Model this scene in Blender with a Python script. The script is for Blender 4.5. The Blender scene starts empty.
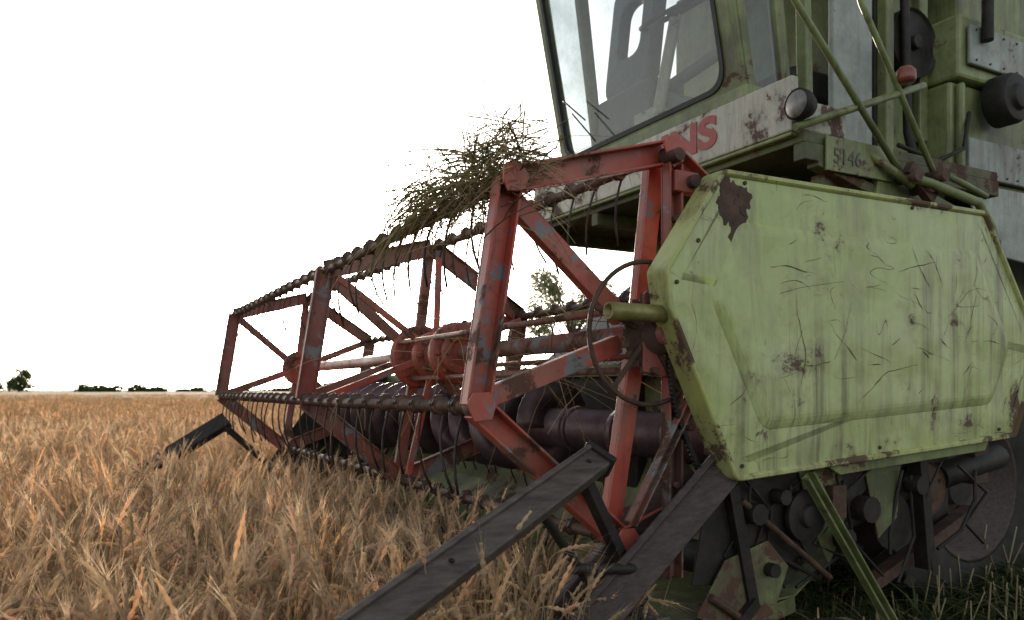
import bpy, math, random
from mathutils import Vector, Matrix, Euler, noise as mnoise
random.seed(7)
R=math.radians
scene=bpy.context.scene
H=1.15
# ------------------------------------------------------------------ helpers
def link(o,parent=None):
    scene.collection.objects.link(o)
    if parent: o.parent=parent
    return o
def nd(nt,typ,ins=None,**props):
    n=nt.nodes.new(typ)
    for k,v in props.items(): setattr(n,k,v)
    for k,v in (ins or {}).items():
        s=n.inputs[k]
        if isinstance(v,bpy.types.NodeSocket): nt.links.new(v,s)
        else: s.default_value=v
    return n
def newmat(name):
    m=bpy.data.materials.new(name); m.use_nodes=True
    nt=m.node_tree; nt.nodes.clear()
    out=nt.nodes.new('ShaderNodeOutputMaterial')
    return m,nt,out
def ramp(nt,fac,a,b,ca=(0,0,0,1),cb=(1,1,1,1)):
    r=nd(nt,'ShaderNodeValToRGB',{'Fac':fac})
    r.color_ramp.elements[0].position=a; r.color_ramp.elements[0].color=ca
    r.color_ramp.elements[1].position=b; r.color_ramp.elements[1].color=cb
    return r.outputs['Color']
def mix(nt,f,a,b,mode='MIX'):
    n=nd(nt,'ShaderNodeMixRGB',{'Fac':f,'Color1':a,'Color2':b},blend_type=mode)
    return n.outputs[0]
def math_(nt,op,a,b=0.0):
    n=nd(nt,'ShaderNodeMath',{0:a,1:b},operation=op); return n.outputs[0]
def c4(c): return (c[0],c[1],c[2],1)

def paint(name,base,fade,rust=0.5,scratch=0.0,streak=0.5,rough=0.42,bare=None,dent=0.0,scale=1.0,grime=0.0):
    m,nt,out=newmat(name)
    tc=nd(nt,'ShaderNodeTexCoord').outputs['Object']
    def noi(s,d=6,r=.6,vec=tc,dist=0.0):
        return nd(nt,'ShaderNodeTexNoise',{'Vector':vec,'Scale':s*scale,'Detail':d,'Roughness':r,'Distortion':dist}).outputs['Fac']
    n1=noi(2.3); col=mix(nt,ramp(nt,n1,.38,.66),c4(base),c4(fade))
    n1b=noi(31,4); col=mix(nt,math_(nt,'MULTIPLY',ramp(nt,n1b,.35,.75),.22),col,c4([x*.5 for x in base]))
    # run-down streaks of dirt, broad and narrow
    mp=nd(nt,'ShaderNodeMapping',{'Vector':tc,'Scale':(22,22,1.3)}).outputs[0]
    st=ramp(nt,noi(1,6,.7,mp,.4),.47,.72)
    big=ramp(nt,noi(1.9,5,.65),.38,.62)
    stf=math_(nt,'MULTIPLY',math_(nt,'MULTIPLY',st,big),streak)
    col=mix(nt,stf,col,(.075,.052,.035,1))
    mp2=nd(nt,'ShaderNodeMapping',{'Vector':tc,'Location':(4,2,1),'Scale':(6,6,1.1)}).outputs[0]
    st2=ramp(nt,noi(1,9,.75,mp2,.6),.54,.70)
    col=mix(nt,math_(nt,'MULTIPLY',st2,.45*streak),col,(.12,.085,.055,1))
    # dust film
    du=ramp(nt,noi(5.5,8,.7),.45,.8)
    col=mix(nt,math_(nt,'MULTIPLY',du,.30),col,(.30,.27,.21,1))
    if grime>0:
        gm=ramp(nt,noi(3.1,10,.72),.38,.60)
        col=mix(nt,math_(nt,'MULTIPLY',gm,grime),col,(.030,.024,.017,1))
    if bare is not None:
        bm=ramp(nt,noi(7,9,.72,dist=.6),.56,.60)
        col=mix(nt,bm,col,c4(bare))
    # rust
    rn=noi(4.2,12,.74,dist=.3)
    th=.70-.16*rust
    rm=ramp(nt,rn,th,th+.035)
    halo=ramp(nt,rn,th-.07,th+.02)
    col=mix(nt,math_(nt,'MULTIPLY',halo,.35),col,(.16,.10,.06,1))
    rn2=noi(45,5,.7); th2=.74-.09*rust
    rm2=ramp(nt,rn2,th2,th2+.04)
    rm=math_(nt,'MAXIMUM',rm,rm2)
    rcol=mix(nt,noi(22,6),(.035,.018,.013,1),(.13,.060,.038,1))
    col=mix(nt,math_(nt,'MULTIPLY',rm,.92),col,rcol)
    hgt=math_(nt,'MULTIPLY',rm,-.5)
    if scratch>0:
        for k,(s,w,di,sc,ro) in enumerate(((1.3,.0022,.25,(1,1,3.2),.5),(2.0,.0026,.2,(1,1,2.6),-.6),(1.5,.002,.3,(3.0,1,1),.25))):
            v=nd(nt,'ShaderNodeMapping',{'Vector':tc,'Location':(k*3.1+.4,1.7*k,5.3*k),'Rotation':(0,ro,0),'Scale':sc}).outputs[0]
            f=nd(nt,'ShaderNodeTexNoise',{'Vector':v,'Scale':s,'Detail':2.0,'Roughness':.5,'Distortion':di}).outputs['Fac']
            line=math_(nt,'LESS_THAN',math_(nt,'ABSOLUTE',math_(nt,'SUBTRACT',f,.5)),w)
            msk=ramp(nt,noi(2.7+k*.8,5,.65,v),.52,.60)
            lm=math_(nt,'MULTIPLY',math_(nt,'MULTIPLY',line,msk),scratch)
            col=mix(nt,lm,col,(.07,.035,.025,1))
            hgt=math_(nt,'SUBTRACT',hgt,math_(nt,'MULTIPLY',lm,.6))
    fine=noi(60,3)
    hgt=math_(nt,'ADD',hgt,math_(nt,'MULTIPLY',fine,.25))
    bp=nd(nt,'ShaderNodeBump',{'Strength':.45,'Distance':.002,'Height':hgt}).outputs[0]
    if dent>0:
        bp=nd(nt,'ShaderNodeBump',{'Strength':dent,'Distance':.05,'Height':noi(3.0,2,.5),'Normal':bp}).outputs[0]
    rr=math_(nt,'ADD',math_(nt,'MULTIPLY',rm,.4),math_(nt,'ADD',math_(nt,'MULTIPLY',du,.2),rough))
    b=nd(nt,'ShaderNodeBsdfPrincipled',{'Base Color':col,'Roughness':rr,'Normal':bp})
    nt.links.new(b.outputs[0],out.inputs[0]); return m

def metal(name,c1,c2,rough=.55,metallic=.5,scale=18,stretch=(1,1,1)):
    m,nt,out=newmat(name)
    tc=nd(nt,'ShaderNodeTexCoord').outputs['Object']
    mp=nd(nt,'ShaderNodeMapping',{'Vector':tc,'Scale':stretch}).outputs[0]
    n=nd(nt,'ShaderNodeTexNoise',{'Vector':mp,'Scale':scale,'Detail':8,'Roughness':.7}).outputs['Fac']
    f=ramp(nt,n,.35,.68)
    col=mix(nt,f,c4(c1),c4(c2))
    bp=nd(nt,'ShaderNodeBump',{'Strength':.5,'Distance':.004,'Height':n}).outputs[0]
    b=nd(nt,'ShaderNodeBsdfPrincipled',{'Base Color':col,'Roughness':rough,'Metallic':metallic,'Normal':bp})
    nt.links.new(b.outputs[0],out.inputs[0]); return m

M_shield=paint('green_shield_paint',(.40,.47,.17),(.47,.52,.25),rust=.62,scratch=.8,streak=.95,rough=.28,dent=.8)
M_rim=paint('green_rim_paint',(.42,.46,.14),(.48,.50,.21),rust=1.1,streak=.9,rough=.45)
M_green=paint('green_body_paint',(.22,.28,.08),(.29,.34,.14),rust=.65,streak=1.0,rough=.42,dent=.25,grime=.6)
M_mgreen=paint('mid_green_paint',(.19,.24,.075),(.26,.30,.12),rust=1.0,streak=.9,rough=.5,grime=.75)
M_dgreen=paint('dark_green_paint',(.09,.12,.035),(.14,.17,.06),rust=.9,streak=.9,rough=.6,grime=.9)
M_red=paint('red_paint',(.46,.055,.034),(.50,.13,.085),rust=.85,streak=.7,rough=.38,bare=(.16,.17,.19),scratch=.4,grime=.25)
M_redd=paint('worn_red_paint',(.32,.050,.035),(.30,.15,.12),rust=.85,streak=.7,rough=.48,bare=(.19,.19,.20),grime=.4)
M_cream=paint('cream_paint',(.55,.52,.43),(.45,.44,.35),rust=1.05,streak=1.0,rough=.4)
M_pale=paint('pale_grey_paint',(.42,.45,.40),(.34,.38,.34),rust=.6,streak=1.0,rough=.45,dent=.2,grime=.45)
M_rust=metal('rusty_steel',(.035,.022,.017),(.13,.065,.040),.7,.25)
M_bar=metal('brown_pipe',(.05,.03,.025),(.17,.10,.075),.5,.35,14)
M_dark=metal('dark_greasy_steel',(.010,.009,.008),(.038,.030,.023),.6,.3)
M_steel=metal('worn_steel',(.10,.095,.085),(.28,.26,.24),.4,.7)
M_auger=metal('auger_steel',(.07,.045,.05),(.16,.11,.115),.42,.6,6)
M_tine=metal('spring_steel',(.025,.021,.02),(.08,.06,.05),.5,.6)
M_board=metal('weathered_board',(.038,.027,.021),(.125,.098,.080),.48,.0,5,(2.2,9,9))
M_boardd=metal('dark_board',(.020,.013,.010),(.085,.052,.042),.6,.0,6,(1.5,12,12))
M_rubber=metal('tyre_rubber',(.014,.013,.012),(.045,.038,.030),.85,0,9)
M_seal=metal('rubber_seal',(.012,.012,.012),(.03,.03,.03),.6,0)
M_brass=metal('olive_tube',(.13,.12,.035),(.26,.23,.08),.42,.3)
M_grey=metal('grey_plastic',(.07,.085,.095),(.13,.15,.16),.5,0,5)
M_fab=metal('seat_vinyl',(.03,.03,.035),(.06,.06,.06),.6,0)
def simple(name,c,rough=.4,metallic=0):
    return metal(name,[x*.75 for x in c],c,rough,metallic,25)
M_letter=simple('red_lettering',(.36,.04,.025))
M_letterp=simple('dark_lettering',(.08,.07,.05))
M_orange=simple('red_reflector',(.25,.07,.045),.25)
M_scr=simple('scratch_marks',(.09,.06,.04),.8)
def glass():
    m,nt,out=newmat('dusty_glass')
    tc=nd(nt,'ShaderNodeTexCoord').outputs['Object']
    n=nd(nt,'ShaderNodeTexNoise',{'Vector':tc,'Scale':3.5,'Detail':8,'Roughness':.7}).outputs['Fac']
    tr=nd(nt,'ShaderNodeBsdfTransparent',{'Color':(.66,.71,.72,1)}).outputs[0]
    gl=nd(nt,'ShaderNodeBsdfGlossy',{'Color':(1,1,1,1),'Roughness':.03}).outputs[0]
    df=nd(nt,'ShaderNodeBsdfDiffuse',{'Color':(.34,.35,.33,1)}).outputs[0]
    m1=nd(nt,'ShaderNodeMixShader',{0:.08,1:tr,2:gl}).outputs[0]
    m2=nd(nt,'ShaderNodeMixShader',{0:math_(nt,'MULTIPLY',ramp(nt,n,.40,.75),.38),1:m1,2:df}).outputs[0]
    nt.links.new(m2,out.inputs[0]); return m
M_glass=glass()
def plantmat(name,transl=.35,tint=(1,1,1)):
    m,nt,out=newmat(name)
    at=nd(nt,'ShaderNodeAttribute',attribute_name='Col').outputs['Color']
    oi=nd(nt,'ShaderNodeObjectInfo').outputs['Random']
    v=math_(nt,'ADD',math_(nt,'MULTIPLY',oi,.5),.78)
    hs=nd(nt,'ShaderNodeHueSaturation',{'Color':at,'Value':v,'Saturation':1.0}).outputs[0]
    d=nd(nt,'ShaderNodeBsdfDiffuse',{'Color':hs}).outputs[0]
    t=nd(nt,'ShaderNodeBsdfTranslucent',{'Color':hs}).outputs[0]
    s=nd(nt,'ShaderNodeMixShader',{0:transl,1:d,2:t}).outputs[0]
    nt.links.new(s,out.inputs[0]); return m
M_wheat=plantmat('ripe_wheat',.52)
M_grass=plantmat('grass_blades',.25)
M_leaf=plantmat('tree_foliage',.30)
M_straw=plantmat('tangled_straw',.25)

class MB:
    def __init__(s): s.v=[]; s.f=[]; s.sm=[]; s.c=[]
    def add(s,vs,fs,smooth=False,col=None):
        o=len(s.v); s.v+= [tuple(p) for p in vs]
        s.f+=[tuple(i+o for i in f) for f in fs]; s.sm+=[smooth]*len(fs)
        s.c+=[col or (1,1,1)]*len(vs)
    def frame(s,p,q,up):
        d=(q-p).normalized(); up=Vector(up)
        if abs(d.dot(up.normalized()))>.98: up=Vector((1,0,0)) if abs(d.x)<.9 else Vector((0,1,0))
        side=d.cross(up).normalized(); u=side.cross(d).normalized()
        return d,side,u
    def beam(s,p,q,w,h,up=(0,0,1),off=(0,0)):
        p=Vector(p);q=Vector(q); d,si,u=s.frame(p,q,up)
        c=si*off[0]+u*off[1]
        vs=[]
        for e in (p,q):
            for a,b in((-1,-1),(1,-1),(1,1),(-1,1)):
                vs.append(e+c+si*(a*w/2)+u*(b*h/2))
        s.add(vs,[(0,1,2,3)[::-1],(4,5,6,7),(0,1,5,4),(1,2,6,5),(2,3,7,6),(3,0,4,7)])
    def channel(s,p,q,w,d,t=.007,nrm=(0,1,0)):
        p=Vector(p);q=Vector(q);n=Vector(nrm)
        s.beam(p,q,w,t,up=nrm)
        s.beam(p,q,t,d,up=nrm,off=(w/2-t/2-.0005,d/2+t*.5+.0005))
        s.beam(p,q,t,d,up=nrm,off=(-w/2+t/2+.0005,d/2+t*.5+.0005))
    def box(s,lo,hi):
        x0,y0,z0=lo;x1,y1,z1=hi
        s.add([(x0,y0,z0),(x1,y0,z0),(x1,y1,z0),(x0,y1,z0),(x0,y0,z1),(x1,y0,z1),(x1,y1,z1),(x0,y1,z1)],
              [(3,2,1,0),(4,5,6,7),(0,1,5,4),(1,2,6,5),(2,3,7,6),(3,0,4,7)])
    def tube(s,pts,r,n=10,caps=True,col=None,smooth=True):
        pts=[Vector(p) for p in pts]; rs=r if isinstance(r,(list,tuple)) else [r]*len(pts)
        vs=[];fs=[]; ref=None
        for i,p in enumerate(pts):
            d=(pts[min(i+1,len(pts)-1)]-pts[max(i-1,0)])
            d=d.normalized() if d.length>1e-9 else Vector((0,0,1))
            if ref is None:
                ref=Vector((0,0,1)) if abs(d.z)<.9 else Vector((1,0,0))
            u=(ref-d*ref.dot(d)); u=u.normalized() if u.length>1e-6 else d.orthogonal().normalized()
            ref=u; w=d.cross(u)
            for k in range(n):
                a=2*math.pi*k/n; vs.append(p+(u*math.cos(a)+w*math.sin(a))*rs[i])
        m=len(pts)
        for i in range(m-1):
            for k in range(n):
                fs.append((i*n+k,i*n+(k+1)%n,(i+1)*n+(k+1)%n,(i+1)*n+k))
        s.add(vs,fs,smooth,col)
        if caps:
            o=len(s.v)-len(vs)
            s.f.append(tuple(o+k for k in range(n))[::-1]); s.sm.append(False)
            s.f.append(tuple(o+(m-1)*n+k for k in range(n))); s.sm.append(False)
    def ring(s,c,axis,rad,r,n=40,m=8):
        c=Vector(c);ax=Vector(axis).normalized();u=ax.orthogonal().normalized();w=ax.cross(u)
        vs=[];fs=[]
        for i in range(n):
            a=2*math.pi*i/n; dr=u*math.cos(a)+w*math.sin(a)
            for k in range(m):
                b=2*math.pi*k/m; vs.append(c+dr*(rad+r*math.cos(b))+ax*(r*math.sin(b)))
        for i in range(n):
            for k in range(m):
                fs.append((i*m+k,((i+1)%n)*m+k,((i+1)%n)*m+(k+1)%m,i*m+(k+1)%m))
        s.add(vs,fs,True)
    def lathe(s,c,axis,prof,n=48,smooth=True):
        c=Vector(c);ax=Vector(axis).normalized();u=ax.orthogonal().normalized();w=ax.cross(u)
        vs=[];fs=[];m=len(prof)
        for i in range(n):
            a=2*math.pi*i/n; dr=u*math.cos(a)+w*math.sin(a)
            for (r,h) in prof: vs.append(c+dr*r+ax*h)
        for i in range(n):
            for k in range(m-1):
                fs.append((i*m+k,((i+1)%n)*m+k,((i+1)%n)*m+k+1,i*m+k+1))
        s.add(vs,fs,smooth)
    def plate(s,pts,nrm,th):
        pts=[Vector(p) for p in pts]; n=len(pts); o=Vector(nrm)*th
        vs=pts+[p+o for p in pts]
        fs=[tuple(range(n))[::-1],tuple(range(n,2*n))]+[(i,(i+1)%n,n+(i+1)%n,n+i) for i in range(n)]
        s.add(vs,fs)
    def loops(s,loops,fill=True,smooth=False,close=True):
        n=len(loops[0]); vs=[p for l in loops for p in l]; fs=[]
        for j in range(len(loops)-1):
            for i in range(n):
                fs.append((j*n+i,j*n+(i+1)%n,(j+1)*n+(i+1)%n,(j+1)*n+i))
        if fill: fs.append(tuple(range((len(loops)-1)*n,len(loops)*n)))
        s.add(vs,fs,smooth)
    def obj(s,name,mat,parent=None,bevel=0,color=False,segs=2):
        me=bpy.data.meshes.new(name); me.from_pydata(s.v,[],s.f)
        me.polygons.foreach_set('use_smooth',s.sm)
        if color:
            at=me.color_attributes.new('Col','FLOAT_COLOR','POINT')
            flat=[]
            for c in s.c: flat+=[c[0],c[1],c[2],1]
            at.data.foreach_set('color',flat)
        me.materials.append(mat); me.validate(); me.update()
        if not color:
            import bmesh
            bm=bmesh.new(); bm.from_mesh(me); bmesh.ops.recalc_face_normals(bm,faces=bm.faces); bm.to_mesh(me); bm.free()
        o=bpy.data.objects.new(name,me)
        if bevel:
            b=o.modifiers.new('bevel','BEVEL'); b.width=bevel; b.segments=segs; b.limit_method='ANGLE'; b.angle_limit=R(40)
        return link(o,parent) if parent is not False else o
def V(a,t,z): return Vector((a,-t,z))
NT=(0,1,0)   # towards viewer side (-t)

# ------------------------------------------------------------------ combine frame
yaw=math.atan2(-.477,-.879)
combine=bpy.data.objects.new('combine_harvester',None); combine.empty_display_size=.5
combine.location=(.356,2.13,H); combine.rotation_euler=(0,0,yaw); link(combine)
def toframe(x,y):
    dx=x-.356;dy=y-2.13
    return (-.879*dx-.477*dy, -.477*dx+.879*dy)

# ------------------------------------------------------------------ reel
RR=.545;HZ=.147
ang=[83,140,200,260,320,22]
RAD={83:.495,140:.555}
def rp(th,t,r=None,sub=0):
    if r is None: r=RAD.get(th,RR)-sub
    return V(-r*math.cos(R(th)),t,HZ+r*math.sin(R(th)))
spT=[0,1.61,3.83]
near=MB()
for i in range(6):
    a0,a1=ang[i],ang[(i+1)%6]
    near.channel(rp(a0,.0),rp(a1,.0),.066,.034,.007,NT)
for th in ang:
    near.channel(rp(th,.022,.07),rp(th,.022,None,.02),.05,.028,.006,(0,-1,0))
    p=rp(th,-.003)
    near.plate([p+Vector((math.cos(b)*.040,.045,math.sin(b)*.040)) for b in [R(th2) for th2 in (10,55,120,170,230,300)]],NT,.006)
near.obj('reel_end_frame',M_red,combine,.002)
mid=MB()
for t in spT[1:]:
    for i,th in enumerate(ang):
        a1=ang[(i+1)%6]
        mid.channel(rp(th,t),rp(a1,t),.078,.02,.006,NT)
    for th in ang:
        mid.channel(rp(th,t+.02,.1),rp(th,t+.02,None,.02),.045,.02,.006,(0,-1,0))
mid.obj('reel_inner_frames',M_redd,combine,.002)
ecc=MB()
for t in (1.40,):
    for th in ang:
        ecc.beam(rp(th,t,.1)+Vector((.02,0,.0)),rp(th,t,None,.06)+Vector((.05,0,-.02)),.028,.012,up=NT)
ecc.obj('tine_control_spider',M_red,combine,.002)
hub=MB()
for t0,r in ((1.60,.14),(1.44,.10),(1.20,.125),(1.16,.09),(3.80,.12)):
    hub.lathe(V(0,t0,HZ),NT,[(0.0,.012),(r*.55,.012),(r*.6,.02),(r*.93,.02),(r,.01),(r,-.012),(0.0,-.012)],36)
    for k in range(8):
        b=k*math.pi/4; c=V(r*.78*math.cos(b),t0,HZ+r*.78*math.sin(b))
        hub.tube([c+Vector((0,.02,0)),c+Vector((0,.032,0))],.011,6)
hub.tube([V(0,1.18,HZ),V(0,1.60,HZ)],.06,20)
hub.obj('reel_hub_discs',M_red,combine,.002)
ax=MB()
ax.tube([V(0,-.1,HZ),V(0,3.9,HZ)],.030,16)
for th,rr in ((60,.10),(150,.12),(240,.11),(330,.1)):
    ax.tube([rp(th,.05,rr),rp(th,1.6,rr)],.010,8)
ax.obj('reel_axle',M_redd,combine)
bars=MB();clips=MB();tines=MB()
for th in ang:
    bars.tube([rp(th,-.05),rp(th,1.2)+Vector((0,0,-.006)),rp(th,2.6)+Vector((0,0,.004)),rp(th,3.9)],.0155,12)
    t=.08
    while t<3.85:
        c=rp(th,t)
        clips.tube([c+Vector((0,.014,0)),c+Vector((0,-.014,0))],.023,10)
        clips.beam(c+Vector((0,0,0)),c+Vector((.0,0,.028)),.018,.014,up=NT)
        w=random.uniform(-.03,.03);Lt=random.uniform(.19,.25); lean=random.uniform(.01,.07)
        pts=[]
        for j in range(10):
            b=j/9*3*math.pi; pts.append(c+Vector((.024*math.cos(b),.012-.024*j/9,.024*math.sin(b))))
        for j in range(1,6):
            f=j/5; pts.append(c+Vector((-.024+.03*f-lean*f*f+.015*math.sin(f*3),-.012+w*f,-Lt*f)))
        tines.tube(pts,.0037,5)
        t+=.135+random.uniform(-.015,.015)
bars.obj('reel_tine_bars',M_bar,combine)
clips.obj('tine_clamps',M_bar,combine,.002)
tines.obj('reel_spring_tines',M_tine,combine)
pu=MB(); PC=.035
pu.ring(V(PC,-.06,HZ+.0),NT,.185,.0065,56,8)
for k in range(5):
    b=R(20+72*k); pu.beam(V(PC+.04*math.cos(b),-.06,HZ+.04*math.sin(b)),V(PC+.182*math.cos(b),-.06,HZ+.182*math.sin(b)),.012,.006,up=NT)
pu.lathe(V(0,-.05,HZ),NT,[(0,.03),(.05,.03),(.055,.0),(.10,.0),(.10,-.012),(0,-.012)],32)
for k in range(22):
    b=2*math.pi*k/22; c=V(.104*math.cos(b),-.047,HZ+.104*math.sin(b)); pu.box((c.x-.008,c.y-.004,c.z-.008),(c.x+.008,c.y+.006,c.z+.008))
pu.obj('reel_drive_pulley',M_rust,combine)
ch=MB()
for k in range(46):
    f=k/45; p=V(-.08-.10*f+.03*math.sin(f*5),-.10,HZ+.13-.42*f)
    ch.tube([p+Vector((0,.008,0)),p+Vector((0,-.008,0))],.008,8)
for k in range(30):
    f=k/29; p=V(-.02-.10*f+.02*math.sin(f*4),-.075,HZ-.05-.34*f)
    ch.tube([p+Vector((0,.007,0)),p+Vector((0,-.007,0))],.007,8)
ch.obj('drive_chain',M_dark,combine)
ot=MB()
ot.lathe(V(.0,-.12,HZ+.045),(1,0,0),[(.0,.0),(.022,0),(.022,.205),(.016,.205),(.016,.05),(0,.05)],24)
ot.obj('olive_pivot_tube',M_brass,combine)
br=MB()
br.plate([V(.05,-.045,HZ-.10),V(-.12,-.045,HZ-.13),V(-.13,-.045,HZ+.12),V(-.05,-.045,HZ+.17),V(.05,-.045,HZ+.10)],NT,.012)
br.channel(V(-.055,-.03,.60),V(-.055,-.03,-.50),.048,.03,.007,NT)
br.channel(V(-.10,-.06,-.02),V(.10,-.06,-.34),.03,.02,.005,NT)
br.box((-.125,.03,.525),(-.045,.07,.580))
br.obj('reel_support_arm',M_redd,combine,.003)
ra=MB()
ra.tube([V(-.045,-.09,.615),V(-.045,-.02,.615)],.018,14); ra.tube([V(-.10,-.09,.552),V(-.10,-.02,.552)],.018,12)
ra.tube([V(-.09,-.06,HZ-.20),V(-.09,.0,HZ-.20)],.03,12)
ra.tube([V(.425,-.045,.505),V(.425,0,.505)],.026,12); ra.tube([V(.515,-.05,-.04),V(.515,0.0,-.04)],.026,12)
ra.tube([V(.09,-.05,-.39),V(.09,0.0,-.39)],.026,12)
for (a,z) in ((-.02,.3),(-.03,.25),(.02,.05),(-.1,-.1),(-.05,-.25),(-.05,.45)):
    ra.tube([V(a,-.075,z),V(a,-.04,z)],.010,6)
ra.obj('pivot_bolts',M_rust,combine,.002)

# ------------------------------------------------------------------ header trough
hd=MB()
prof=[(-.70,.10),(-.74,.10),(-.76,-.30),(-.66,-.50),(-.50,-.60),(-.02,-.62)]
vs=[];fs=[]
for (a,z) in prof: vs+= [V(a,-.06,z),V(a,3.92,z)]
for i in range(len(prof)-1): fs.append((2*i,2*i+1,2*i+3,2*i+2))
hd.add(vs,fs); 
hd.beam(V(-.70,-.06,.085),V(-.70,3.92,.085),.06,.05)
o=hd.obj('header_trough',M_mgreen,combine); so=o.modifiers.new('s','SOLIDIFY'); so.thickness=.006
sd=MB()
sd.plate([V(-.78,3.92,.12),V(-.2,3.92,.05),V(.05,3.92,-.30),V(.25,3.92,-.60),V(.02,3.92,-.68),V(-.55,3.92,-.66),V(-.8,3.92,-.4)],NT,.008)
sd.plate([V(-.78,-.065,.12),V(-.25,-.065,.05),V(-.16,-.065,-.25),V(-.10,-.065,-.52),V(-.45,-.065,-.56),V(-.8,-.065,-.3)],NT,.008)
sd.obj('header_side_sheets',M_dark,combine,.002)
au=MB()
au.tube([V(-.36,-.05,-.15),V(-.36,3.9,-.15)],.078,24)
for t in (.25,.55,.85): au.tube([V(-.36,t,-.15),V(-.36,t+.03,-.15)],.088,24)
au.obj('auger_tube',M_auger,combine)
fl=MB(); n=420; vs=[];fs=[]
for i in range(n):
    t=1.0+2.9*i/n; b=i*.20*(1 if t<1.9 else -1)
    for r in (.078,.20): vs.append(V(-.36+r*math.cos(b),t,-.15+r*math.sin(b)))
for i in range(n-1): fs.append((2*i,2*i+1,2*i+3,2*i+2))
fl.add(vs,fs,True); o=fl.obj('auger_flights',M_auger,combine); so=o.modifiers.new('s','SOLIDIFY'); so.thickness=.004
kn=MB(); kn.beam(V(-.01,-.05,-.61),V(-.01,3.9,-.61),.07,.02)
t=0.0
while t<3.9:
    kn.plate([V(.02,t-.012,-.60),V(.02,t+.012,-.60),V(.13,t+.003,-.612),V(.13,t-.003,-.612)],(0,0,1),-.02); t+=.076
kn.obj('cutter_bar',M_steel,combine)
dv=MB()
P0=V(.235,-.12,-.165); P1=V(.90,-.435,-.385); dd_=(P1-P0); P2=P0+dd_*1.55
UPB=(-.25,.45,.85)
dv.beam(P0,P2,.072,.034,up=UPB)
dv.beam(P0,P2,.014,.010,up=UPB,off=(.029,.0215))
dv.obj('crop_divider_board',M_board,combine,.005)
dc=MB(); d=dd_.normalized()
dc.beam(P0-d*.008,P0+d*.010,.082,.056,up=UPB,off=(0,.0))
dc.beam(V(.27,-.11,-.21),V(.05,-.05,-.55),.03,.03)
dc.tube([V(.32,-.12,-.42),V(.02,-.09,-.46)],.014,10)
dc.tube([P0+d*.25+Vector((0,0,-.03)),V(.15,-.02,-.55)],.012,8)
for f in (.08,.75):
    q=P0+dd_*f+Vector(UPB).normalized()*.017; dc.tube([q,q+Vector(UPB).normalized()*.006],.007,6)
dc.obj('divider_end_cap',M_dark,combine,.004)
d2=MB(); d2.beam(V(-.20,-.10,-.20),V(.30,-.10,-.62),.10,.035,up=(-.45,.45,.8)); d2.beam(V(-.20,-.10,-.20),V(.30,-.10,-.62),.02,.02,up=(-.45,.45,.8),off=(.04,.028))
d2.beam(V(-.12,-.02,-.20),V(.38,-.0,-.66),.03,.07)
d2.obj('inner_divider_board',M_boardd,combine,.004)
d3=MB(); d3.beam(V(.45,3.96,-.20),V(1.05,3.98,-.58),.12,.05,up=(-.5,.35,.8)); d3.beam(V(.46,3.9,-.26),V(.15,3.93,-.55),.04,.04)
d3.obj('far_crop_divider',M_dark,combine,.004)

# ------------------------------------------------------------------ green shield
def fillet(poly,r,n=5):
    out=[];N=len(poly)
    for i in range(N):
        p0=Vector(poly[i-1]);p=Vector(poly[i]);p1=Vector(poly[(i+1)%N])
        rr=r[i] if isinstance(r,(list,tuple)) else r
        d0=(p0-p).normalized();d1=(p1-p).normalized()
        half=d0.angle(d1)/2; k=min(rr/math.tan(half),(p0-p).length*.45,(p1-p).length*.45)
        A=p+d0*k;B=p+d1*k
        for j in range(n+1):
            f=j/n; out.append((A*(1-f)**2+p*2*f*(1-f)+B*f*f))
    return out
def inset(poly,d):
    N=len(poly);out=[]
    area=sum(poly[i][0]*poly[(i+1)%N][1]-poly[(i+1)%N][0]*poly[i][1] for i in range(N))
    sg=1 if area>0 else -1
    for i in range(N):
        e0=(Vector(poly[i])-Vector(poly[i-1]));e1=(Vector(poly[(i+1)%N])-Vector(poly[i]))
        if e0.length<1e-7:e0=e1
        if e1.length<1e-7:e1=e0
        e0.normalize();e1.normalize()
        n0=Vector((-e0.y,e0.x))*sg;n1=Vector((-e1.y,e1.x))*sg
        b=(n0+n1).normalized(); k=d/max(.5,b.dot(n0)); out.append(Vector(poly[i])+b*k)
    return out
SH=[(-.130,.572),(.062,.300),(.046,.20),(-.177,-.240),(-1.44,-.160),(-1.60,.14),(-1.275,.585)]
outl=fillet(SH,.030,5)
def L(poly,t): return [V(p[0],t,p[1]) for p in poly]
sm=MB()
inner=[(-.19,.44),(-.095,.235),(-.275,-.105),(-1.30,-.045),(-1.41,.15),(-1.22,.45)]
i0=fillet(inner,.06,5); i1=inset(i0,.022)
sm.loops([L(inset(outl,.018),-.150),L(inset(outl,.060),-.1515)],True)
sm.loops([L(inset(i0,-.006),-.149),L(i0,-.154),L(inset(i0,.010),-.159),L(i1,-.163),L(inset(i1,.01),-.164)],True)
sm.obj('shield_panel',M_shield,combine)
rm=MB()
rm.loops([L(outl,-.085),L(outl,-.156),L(inset(outl,.003),-.160),L(inset(outl,.011),-.160),L(inset(outl,.015),-.156),L(inset(outl,.019),-.149)],False)
rm.loops([L(inset(outl,.006),-.085),L(inset(outl,.005),-.15)],False)
rm.obj('shield_rim',M_rim,combine)
bl=MB()
for (a,z) in ((-.21,.545),(-.9,.555),(.02,.27),(-.20,-.20),(-1.35,-.13),(-.75,-.17),(-.05,.38)):
    bl.tube([V(a,-.150,z),V(a,-.156,z)],.006,6)
bl.obj('shield_bolts',M_rust,combine,.001)
rb=MB(); rnd=random.Random(4)
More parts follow.
